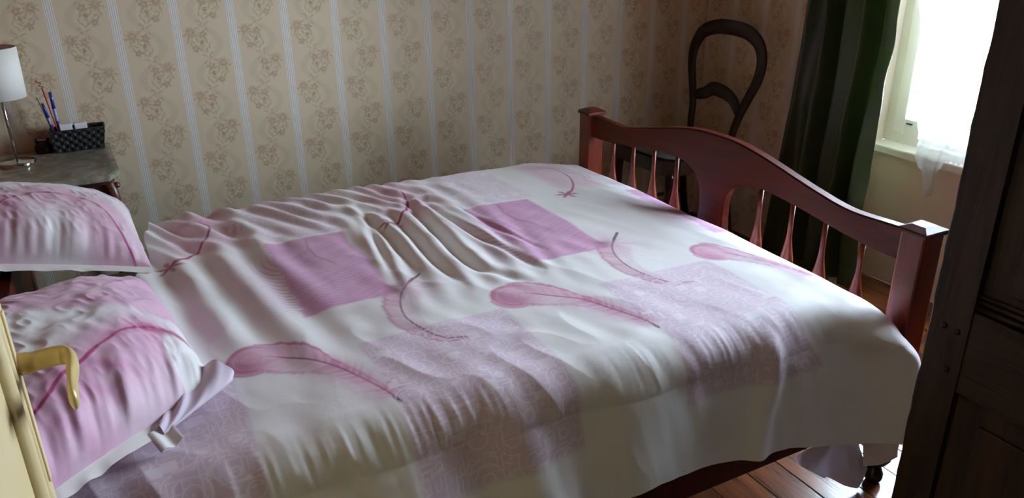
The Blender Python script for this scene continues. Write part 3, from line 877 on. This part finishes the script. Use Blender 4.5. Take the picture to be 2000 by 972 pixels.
def paint_p2(u, v, X):
    x, y = X[..., 0], X[..., 1]
    C = np.broadcast_to(WHITE, x.shape+(3,)).copy()
    st = .5+.5*noise(x*14+y*3, y*42, 83); st2 = .5+.5*noise(x*60, y*110+x*60, 84)
    # upper pink field, white band, lower pink field with a red quill
    up = sstep(1.535, 1.575, y+.06*(x+.1)+.006*noise(x*12, y*12, 85))
    C = blend(C, up*(.72+.28*st)*.9, ROSE*.3+PINK*.7)
    rib = np.clip(np.sin((y*1.0+x*.55)*430), 0, 1)*np.exp(-(((x-.0)/.09)**2+((y-1.72)/.13)**2))
    C = blend(C, rib*.45, np.array(lin(236, 200, 222)))
    dd, tt, ss = polydist(x, y, [(-.16, 1.64), (-.06, 1.74), (.03, 1.80)])
    C = blend(C, np.exp(-(dd/.003)**2)*.4, MAUVE)
    d, t, s = polydist(x, y, [tuple(p) for p in spline([(-.30, 1.10), (-.171, 1.261), (-.139, 1.317), (-.091, 1.381), (-.039, 1.448), (-.002, 1.482), (.030, 1.492), (.061, 1.482)], 50)])
    side = s < 0
    f = np.where(side, np.exp(-(np.clip(d-.03, 0, 1)/.11)**2), np.exp(-(d/.055)**2))*(1-sstep(.88, 1.0, t)*.8)*(1-up)
    f = f*(1-sstep(.03, .09, x)*.9)
    C = blend(C, np.clip(f*(.7+.3*st), 0, 1)*.95, ROSE*.45+PINK*.35+MAUVE*.2)
    C = blend(C, 1-sstep(.0020, .0042, d), MAG)
    r = np.hypot((x-.035)/.05, (y-1.485-.2*(x-.03)**2)/.016)
    C = blend(C, np.clip(1.15-r+.3*(st2-.5), 0, 1)*.95, MAG)
    C = blend(C, (1-sstep(.004, .02, d))*sstep(.6, .85, t)*.6*st2, MAG)
    return C, np.zeros_like(x)

p1, n1 = pillow('pillow', 'far pillow, against the marble topped table, pink with a thin red arc', [(.050, 2.10, .620), (.03, 2.515, .640), (-.42, 2.485, .75), (-.42, 2.10, .73)], .125, 120, paint_p1, (-.17, 2.33, .6), under=.25)
p2, n2 = pillow('pillow', 'near pillow, behind the cream door handle, with a long red feather quill', [(.100, 1.40, .634), (.028, 1.97, .628), (-.46, 1.62, .735), (-.235, 1.105, .665)], .125, 140, paint_p2, (-.17, 1.65, .6))

def flange(parent, corners, width, droop, loc, seed, u0=-1, u1=1):
    nr, fr, fl_, nl = [np.array(c, float) for c in corners]
    n, m = 120, 8
    u = np.linspace(u0, u1, n)[:, None]*np.ones((1, m)); v = np.ones((n, 1))*np.linspace(0, 1, m)[None, :]
    b = (-(1-.05*(1-u**2))+1)/2+.012; a = (u+1)/2
    X = (nl*(1-a)[..., None]+nr*a[..., None])*(1-b)[..., None]+(fl_*(1-a)[..., None]+fr*a[..., None])*b[..., None]
    d = (nl+nr-fl_-fr)/2; d /= np.linalg.norm(d)
    X = X+d*(v*width)[..., None]
    X[..., 2] += -droop*v+.003*v*noise(u*9, v, seed)
    return grid_mesh('flange', X-np.array(loc), M['plainwhite'], parent)
flange(p1, [(.050, 2.10, .620), (.03, 2.515, .640), (-.42, 2.485, .75), (-.42, 2.10, .73)], .036, .004, (-.17, 2.33, .6), 93)
flange(p2, [(.100, 1.40, .634), (.028, 1.97, .628), (-.46, 1.62, .735), (-.235, 1.105, .665)], .030, .010, (-.17, 1.65, .6), 94, -1, .36)
# curled opening of the near pillowcase at its right end
def flap():
    n, m = 70, 44
    X = np.zeros((n, m, 3))
    A0 = np.array((-.010, 1.298, .634)); A1 = np.array((.106, 1.418, .646))
    ax = (A1-A0)/np.linalg.norm(A1-A0); out = np.array((ax[1], -ax[0], 0))
    for i, a in enumerate(np.linspace(0, 1, n)):
        r = .010+.026*a**.8
        for j, t in enumerate(np.linspace(-1.4, 5.0, m)):
            cr = float(noise(np.array([a*5.0+t*1.2]), np.array([t*1.5+a*3]), 91)[0])
            rr = r*(1-.11*(t+1.4))*(1+.22*cr)
            X[i, j] = A0+(A1-A0)*a*(1+.03*cr)+out*(rr*math.cos(math.pi/2-t)*1.35+.002)+np.array((0, 0, rr*math.sin(math.pi/2-t)*.85+.004*cr))
    grid_mesh('folded_opening', X-np.array((-.17, 1.65, .6)), M['sheet'], p2)
    n, m = 24, 14
    X = np.zeros((n, m, 3))
    for i, a in enumerate(np.linspace(0, 1, n)):
        for j, b in enumerate(np.linspace(0, 1, m)):
            X[i, j] = (-.030+.040*a+.016*b, 1.288-.034*b+.024*a, .630-.010*b+.004*math.sin(a*8)+.008*(1-b))
    grid_mesh('tab', X-np.array((-.17, 1.65, .6)), M['plainwhite'], p2)
flap()

# ------------------------------------------------------------------ cloth hanging under the bed
def under_cloth():
    n, m = 70, 50
    X = np.zeros((n, m, 3))
    for i, u in enumerate(np.linspace(0, 1, n)):
        for j, v in enumerate(np.linspace(0, 1, m)):
            # top edge from far left to the post, lower edge sagging to the floor
            top = np.array([1.42+.225*u, 1.145+.006*math.sin(u*9), .184-.035*(1-u)])
            low = np.array([1.435+.205*u+.035*max(0, u-.7)/.3, 1.125-.02*u, .125-.118*min(1, u/.85)+.035*max(0, u-.85)/.15])
            p = top*(1-v)+low*v
            p[1] += .014*math.sin(u*11+v*2)*v + .02*math.sin(v*3.1)*u
            X[i, j] = p
    o = grid_mesh('hanging_sheet', X-np.array((1.5, 1.13, 0)), M['sheet'])
    o.location = (1.5, 1.13, 0)
    return tag(o, 'pale lilac sheet corner drooping to the floor beneath the bed rail', 'sheet')
under_cloth()

# ------------------------------------------------------------------ night table and what stands on it
TZ = .74
tb = thing('night_table', 'small brown wooden table with grey marble top against the papered wall', 'table', (-.24, 2.82, 0))
TO = (-.24, 2.82, 0)
def T_(name, bm, mat, smooth=False, parent=None):
    o = mesh_obj(name, bm, mat, parent or tb, smooth)
    if parent is None: o.location = (-TO[0], -TO[1], 0)
    return o
top = [(-.505, 3.025), (.018, 3.025), (.027, 2.655), (-.004, 2.597), (-.475, 2.597), (-.505, 2.64)]
bm = prism(bmesh.new(), top, 2, TZ-.019, TZ); bmesh.ops.bevel(bm, geom=list(bm.edges), offset=.003, segments=2, affect='EDGES')
T_('marble_top', bm, M['marble'])
T_('apron', B(-.48, -.012, 2.628, 3.01, .60, TZ-.0195), M['stand'])
dr = T_('drawer', B(-.44, -.05, 2.616, 2.628, .618, .705, .003), M['stand'])
o = mesh_obj('drawer_knob', lathe(bmesh.new(), [(.004, 0), (.004, .008), (.011, .012), (.012, .018), (.007, .023)], 0, 0, 16), M['brass'], dr, True)
o.rotation_euler = (math.radians(90), 0, 0); o.location = (-.245, 2.616, .66)
T_('cornice', B(-.49, -.002, 2.612, 3.015, TZ-.034, TZ-.0198, .003), M['stand'])
for (lx, ly, sx, sy) in ((-.015, 2.64, 1, -1), (-.47, 2.64, -1, -1), (-.015, 2.99, 1, 1), (-.47, 2.99, -1, 1)):
    fy = 1 if sy < 0 else 0
    pts = spline([(lx+sx*.002, ly, .705), (lx+sx*.014, ly-.014*fy, .66), (lx+sx*.004, ly, .56), (lx-sx*.012, ly+.008*fy, .35), (lx-sx*.006, ly+.004*fy, .12), (lx+sx*.012, ly-.014*fy, .015)], 24)
    rr = [(.020-.012*min(1, k/17.), .020-.012*min(1, k/17.)) for k in range(22)]+[(.011, .011), (.013, .013)]
    T_('leg', tube(bmesh.new(), pts, rr, 12), M['stand'], True)
mesh_obj('corner_boss', lathe(bmesh.new(), [(.002, 0), (.008, .003), (.010, .009), (.007, .016), (.002, .019)], .012-TO[0], 2.632-TO[1], 14), M['stand'], tb, True).location = (0, 0, .688)

LX, LY = -.2504, 2.865
lp = thing('table_lamp', 'table lamp with white drum shade and slim chrome stem on the marble', 'lamp', (LX, LY, TZ))
mesh_obj('base', lathe(bmesh.new(), [(.050, 0.0), (.0515, .003), (.0515, .011), (.049, .014), (.012, .0165), (.006, .02)], 0, 0, 48), M['chrome'], lp, True)
mesh_obj('stem', lathe(bmesh.new(), [(.0042, .018), (.0042, .255)], 0, 0, 16), M['chrome'], lp, True)
bm = bmesh.new(); lathe(bm, [(.070, .212), (.0735, .362)], 0, 0, 64, cap=False)
sh = mesh_obj('lamp_shade', bm, M['shade'], lp, True); md = sh.modifiers.new('t', 'SOLIDIFY'); md.thickness = .0016
bm = bmesh.new()
for k in range(3):
    a = k*2.094+.4; tube(bm, [(0, 0, .255), (.07*math.cos(a), .07*math.sin(a), .225)], .0012, 6)
lathe(bm, [(.012, .25), (.014, .27), (.014, .29)], 0, 0, 16)
mesh_obj('shade_holder', bm, M['white_paint'], lp)
mesh_obj('bulb', lathe(bmesh.new(), [(.008, .288), (.018, .305), (.022, .32), (.016, .338), (.004, .346)], 0, 0, 20), M['card'], lp, True)

# woven basket
bx0, bx1, by0, by1 = -.142, -.001, 2.952, 3.014
bk = thing('woven_basket', 'small black woven basket holding pens and white boxes on the table', 'basket', (-.072, 2.983, TZ))
def wall_pts(p0, p1, q0, q1, nx, nz, nrm, ph0):
    """woven strap wall from bottom edge p0-p1 to top edge q0-q1"""
    X = np.zeros((nx, nz, 3)); p0, p1, q0, q1 = map(np.array, (p0, p1, q0, q1)); L = np.linalg.norm(p1-p0)
    for i, u in enumerate(np.linspace(0, 1, nx)):
        for j, v in enumerate(np.linspace(0, 1, nz)):
            p = (p0*(1-u)+p1*u)*(1-v)+(q0*(1-u)+q1*u)*v
            a = math.sin(u*L/.0125*math.pi+ph0); b = math.sin(v*.07/.0125*math.pi)
            g = .0022*np.sign(a*b)*min(1, abs(a)*3)*min(1, abs(b)*3)
            X[i, j] = p+np.array(nrm)*g
    return X
H_ = .072; f_ = .006
cb = [(bx0, by0, .001), (bx1, by0, .001), (bx1, by1, .001), (bx0, by1, .001)]
ctp = [(bx0-f_, by0-f_, H_), (bx1+f_+.008, by0-f_, H_), (bx1+f_+.008, by1+.003, H_), (bx0-f_, by1+.003, H_)]
nrms = [(0, -1, 0), (1, 0, 0), (0, 1, 0), (-1, 0, 0)]
for k in range(4):
    k2 = (k+1) % 4; L = math.dist(cb[k], cb[k2])
    X = wall_pts(cb[k], cb[k2], ctp[k], ctp[k2], int(L/.0014)+2, 50, nrms[k], k)
    o = grid_mesh('woven_side', X-np.array((-.072, 2.983, 0)), M['weave'], bk); md = o.modifiers.new('t', 'SOLIDIFY'); md.thickness = .002
mesh_obj('bottom', B(bx0+.072, bx1+.072, by0-2.983, by1-2.983, .001, .004), M['weave'], bk)
bm = bmesh.new(); tube(bm, [(c[0]+.072, c[1]-2.983, c[2]) for c in ctp], .0028, 8, closed=True)
mesh_obj('rim', bm, M['weave'], bk)
for k, (cx, lab) in enumerate(((-.100, 'white card box in the basket, next to the pens'), (-.056, 'white card box in the basket, right of its twin'))):
    o = mesh_obj('card_box', B(-.0185, .0185, -.014, .014, 0, .086, .0015), M['card'])
    o.location = (cx, 2.974, TZ+.0045); o.rotation_euler = (0, 0, .06)
    tag(o, lab, 'box', 'white boxes in the basket')
# pens and brushes
def pen(name, label, base, tip, r, segs, cat='pen'):
    root = thing(name, label, cat, base)
    b = Vector((0, 0, 0)); t = Vector(tip)-Vector(base)
    for (s0, s1, rr, mt, nm) in segs:
        bm = tube(bmesh.new(), [b.lerp(t, s0), b.lerp(t, (s0+s1)/2), b.lerp(t, s1)], [rr[0], (rr[0]+rr[1])/2, rr[1]], 12)
        mesh_obj(nm, bm, mt, root, True)
    return root
M['blue'] = simple('blue_plastic', lin(28, 44, 130), .2, .6, var=.1)
M['violet'] = simple('violet_plastic', lin(70, 50, 120), .2, .6, var=.1)
M['redp'] = simple('red_plastic', lin(160, 36, 36), .3, .5, var=.1)
M['clear'] = simple('pale_grip', lin(150, 165, 200), .2, .6, var=.2, scale=90)
zb = TZ+.006
pen('ballpoint_pen', 'blue capped pen, leaning left out of the basket', (-.128, 2.975, zb), (-.151, 2.965, .905), .004, [(0, .55, (.004, .004), M['violet'], 'barrel'), (.55, .7, (.0042, .005), M['clear'], 'grip'), (.7, 1.0, (.005, .0042), M['blue'], 'cap')])
pen('ballpoint_pen', 'tall blue and violet pen, nearest the white boxes', (-.120, 2.985, zb), (-.122, 2.968, .938), .004, [(0, .5, (.0045, .0045), M['violet'], 'barrel'), (.5, .72, (.005, .005), M['clear'], 'grip'), (.72, 1.0, (.0058, .0045), M['blue'], 'cap')])
pn = pen('novelty_pencil', 'thin red pencil with a coiled top, tallest in the basket', (-.117, 2.966, zb), (-.141, 2.962, .955), .003, [(0, 1.0, (.0026, .0022), M['redp'], 'shaft')], 'pencil')
coil = [(-.024+.006*math.cos(a)*(1-.1*a/6)-.001*a, -.004+.006*math.sin(a), .955-zb+.0+.0022*a) for a in np.linspace(0, 12, 60)]
mesh_obj('coil', tube(bmesh.new(), coil, .0014, 6), M['redp'], pn, True)
pen('incense_stick', 'thin bare stick, leftmost in the basket', (-.130, 2.985, zb), (-.163, 2.975, .925), .002, [(0, 1.0, (.0014, .001), M['stand'], 'rod')], 'stick')
# jar
jr = thing('candle_jar', 'small glass jar with a dark violet candle between lamp and basket', 'jar', (-.178, 2.985, TZ))
mesh_obj('glass', lathe(bmesh.new(), [(.022, .0005), (.025, .004), (.026, .018), (.025, .026), (.019, .031), (.020, .033), (.0205, .045)], 0, 0, 32, cap=False), M['jar_glass'], jr, True)
mesh_obj('wax', lathe(bmesh.new(), [(.021, .002), (.0235, .005), (.0245, .018), (.0235, .022)], 0, 0, 32), simple('violet_wax', lin(58, 30, 52), .4, .5), jr, True)
mesh_obj('lid', lathe(bmesh.new(), [(.0215, .040), (.0215, .046), (.019, .049)], 0, 0, 32), M['jar_glass'], jr, True)

# ------------------------------------------------------------------ balloon-back chair in the corner
ch = thing('dining_chair', 'dark wooden balloon back chair standing in the corner beyond the footboard', 'chair', (2.3, 2.70, 0))
CO = np.array((2.3, 2.70, 0))
def C_(name, bm, mat, smooth=True):
    o = mesh_obj(name, bm, mat, ch, smooth); o.location = tuple(-CO); return o
def cx_(z): return 2.47+(z-.5)*.10          # the back leans away
loop = [(2.862, .46), (2.872, .55), (2.878, .63), (2.902, .72), (2.925, .80), (2.925, .875), (2.885, .945), (2.80, .978), (2.705, .985), (2.60, .975), (2.525, .935), (2.492, .87), (2.498, .79), (2.532, .71), (2.566, .63), (2.588, .55), (2.600, .46)]
pts = [(cx_(p[1]), p[0], p[1]) for p in spline(loop, 90)]
rr = []
for i in range(90):
    t = i/89; w = .019+.014*math.sin(math.pi*t)**2
    rr.append((.012, w))
C_('back_frame', tube(bmesh.new(), pts, rr, 14, up=(1, 0, 0)), M['chair'])
sp = [(2.886, .665), (2.85, .672), (2.80, .688), (2.765, .71), (2.72, .712), (2.67, .705), (2.62, .683), (2.585, .645), (2.572, .632)]
pts = [(cx_(p[1]), p[0], p[1]) for p in spline(sp, 40)]
rr = [(.009, .019+.013*math.sin(math.pi*i/39)) for i in range(40)]
C_('back_splat', tube(bmesh.new(), pts, rr, 12, up=(1, 0, 0)), M['chair'])
# seat
def seat_poly(s):
    pts = []
    for (x, y) in ((2.47, 2.57), (2.47, 2.895), (2.30, 2.93), (2.12, 2.94), (2.06, 2.90), (2.05, 2.72), (2.06, 2.55), (2.12, 2.50), (2.30, 2.53)):
        pts.append((2.27+(x-2.27)*s, 2.72+(y-2.72)*s))
    return pts
C_('seat_rail', prism(bmesh.new(), seat_poly(1.0), 2, .425, .485), M['chair'], False)
bm = bmesh.new(); rings = []
for s_, z in ((1.0, .4855), (1.0, .497), (.93, .508), (.7, .517), (.35, .521)):
    rings.append([bm.verts.new((p[0], p[1], z)) for p in seat_poly(s_)])
for a, b in zip(rings[:-1], rings[1:]):
    for k in range(9): bm.faces.new((a[k], a[(k+1) % 9], b[(k+1) % 9], b[k]))
bm.faces.new(rings[0][::-1]); bm.faces.new(rings[-1]); bmesh.ops.recalc_face_normals(bm, faces=bm.faces)
o = C_('seat_cushion', bm, M['seat']); md = o.modifiers.new('s', 'SUBSURF'); md.levels = 2; md.render_levels = 2
for yy in (2.575, 2.885):
    C_('leg', tube(bmesh.new(), spline([(2.462, yy, .47), (2.46, yy, .3), (2.485, yy, .12), (2.52, yy, .004)], 16), .017, 10), M['chair'])
for yy in (2.54, 2.91):
    C_('leg', tube(bmesh.new(), spline([(2.10, yy, .43), (2.095, yy, .3), (2.10, yy, .15), (2.095, yy, .003)], 16), [(.021-.0006*i, .021-.0006*i) for i in range(16)], 10), M['chair'])
for yy in (2.555, 2.90):
    C_('stretcher', tube(bmesh.new(), [(2.10, yy, .19), (2.47, yy+.0, .19)], .009, 8), M['chair'])
C_('stretcher', tube(bmesh.new(), [(2.27, 2.555, .19), (2.27, 2.90, .19)], .009, 8), M['chair'])

# ------------------------------------------------------------------ cream door on the left with lever handle
dr = bpy.data.objects.new('door_1', None); link(dr); dr['kind'] = 'structure'
dr['label'] = 'cream painted door standing open at the left edge'
DX = -.1285
Y0, Y1 = .125, .918
def D_(name, bm, mat, parent=None, smooth=False): return mesh_obj(name, bm, mat, parent or dr, smooth)
D_('door_leaf', B(DX-.04, DX-.004, Y0, Y1, .01, 2.05, .002), M['cream'])
bm = bmesh.new()
box(bm, DX-.004, DX, Y1-.028, Y1, .01, 2.05, .0015); box(bm, DX-.004, DX, Y0, Y0+.09, .01, 2.05)
for z0_, z1_ in ((.01, .2), (1.9, 2.05)): box(bm, DX-.004, DX, Y0+.09, Y1-.11, z0_, z1_)
D_('stile', bm, M['cream'])
for (a, b, dx) in ((.034, .050, .003), (.056, .070, .001), (.078, .106, .005)):
    D_('moulding', tube(bmesh.new(), [(DX-.005, Y1-(a+b)/2, .01), (DX-.005, Y1-(a+b)/2, 2.05)], (((b-a)/2), .005+dx), 12, up=(0, 1, 0)), M['cream'], smooth=True)
D_('lock_plate', B(DX, DX+.0022, Y1-.022, Y1-.008, .86, 1.075, .001), M['cream'])
HZ, HY = 1.008, Y1-.010
hd = D_('door_handle', tube(bmesh.new(), spline([(DX+.001, HY, HZ), (DX+.02, HY, HZ), (DX+.040, HY, HZ+.001), (DX+.050, HY-.006, HZ), (DX+.053, HY-.022, HZ-.002), (DX+.052, HY-.05, HZ-.003), (DX+.052, HY-.085, HZ-.004), (DX+.053, HY-.104, HZ-.004)], 30),
     [(.0125, .0115)]*3+[(.0115, .009)]*8+[(.0115, .006)]*10+[(.0125, .0048)]*7+[(.010, .004), (.004, .002)], 18, up=(0, 0, 1)), M['brass'], smooth=True)
hd['label'] = 'worn cream and brass lever handle'

# ------------------------------------------------------------------ old dark wardrobe on the right
wd = thing('wardrobe', 'tall old dark oak wardrobe with pegged panelled side at right edge', 'wardrobe', (1.7, .43, 0))
WO = (1.7, .43, 0)
def W_(name, bm, mat, parent=None, smooth=False):
    o = mesh_obj(name, bm, mat, parent or wd, smooth)
    if parent is None: o.location = (-WO[0], -WO[1], 0)
    return o
WX0, WX1, WY0, WY1 = 1.2, 2.25, .13, .740
def wavy_stile(x0, x1, y0, y1, z0, z1):
    bm = bmesh.new(); n = 90; rows = []
    for i in range(n+1):
        z = z0+(z1-z0)*i/n
        w = .0010*math.sin(z*23)+.0008*math.sin(z*67+1)+.0004*math.sin(z*150)
        c = .004
        rows.append([bm.verts.new(v) for v in ((x0, y0, z), (x0, y1-c+w, z), (x0+c, y1+w, z), (x1, y1+w, z), (x1, y0, z))])
    for a, b in zip(rows[:-1], rows[1:]):
        for k in range(5): bm.faces.new((a[k], a[(k+1) % 5], b[(k+1) % 5], b[k]))
    bm.faces.new(rows[0]); bm.faces.new(rows[-1][::-1]); bmesh.ops.recalc_face_normals(bm, faces=bm.faces)
    return bm
W_('corner_stile', wavy_stile(WX0, WX0+.05, WY1-.072, WY1, 0, 2.05), M['old'])
W_('rear_stile', B(WX0, WX0+.05, WY0, WY0+.07, 0, 2.05, .002), M['old'])
for z0_, z1_ in ((.08, .20), (.69, .842), (1.88, 2.0)):
    W_('side_rail', B(WX0+.002, WX0+.03, WY0+.07, WY1-.072, z0_, z1_, .002), M['oldy'])
for z0_, z1_ in ((.20, .69), (.842, 1.88)):
    W_('side_panel', B(WX0+.016, WX0+.028, WY0+.07, WY1-.072, z0_, z1_), M['old'])
    W_('raised_field', B(WX0+.010, WX0+.016, WY0+.115, WY1-.117, z0_+.045, z1_-.045, .003), M['old'])
for zz, r in ((.848, .006), (.860, .0045), (.870, .003), (.684, .004)):
    W_('moulding', tube(bmesh.new(), [(WX0+.013, WY0+.07, zz), (WX0+.013, WY1-.072, zz)], r, 10), M['oldy'], smooth=True)
for zz, yy in ((.799, .686), (.725, .690), (.80, .71), (.14, .69), (1.93, .69)):
    bm = lathe(bmesh.new(), [(.0055, -.004), (.0055, .0015), (.003, .003)], 0, 0, 10)
    o = mesh_obj('peg', bm, M['chair'], wd, True); o.rotation_euler = (0, math.radians(-90), 0); o.location = (WX0-WO[0], yy-WO[1], zz)
W_('carcass', B(WX0+.03, WX1-.02, WY0, WY1-.03, .06, 2.0), M['old'])
W_('corner_stile', B(WX1-.05, WX1, WY1-.07, WY1, 0, 2.05, .002), M['old'])
W_('rear_stile', B(WX1-.05, WX1, WY0, WY0+.07, 0, 2.05, .002), M['old'])
W_('cornice', B(WX0-.03, WX1+.03, WY0, WY1+.03, 2.05, 2.12, .01), M['old'])
W_('base_rail', B(WX0+.05, WX1-.05, WY1-.03, WY1-.01, .08, .2, .002), M['oldy'])
xm = (WX0+WX1)/2
for a, b in ((WX0+.052, xm-.001), (xm+.001, WX1-.052)):
    d_ = W_('door', B(a, b, WY1-.029, WY1-.012, .205, 1.99, .003), M['old'])
    for z0_, z1_ in ((.28, .95), (1.05, 1.9)):
        mesh_obj('door_panel', B(a+.07, b-.07, WY1-.012, WY1-.006, z0_, z1_, .003), M['old'], d_)
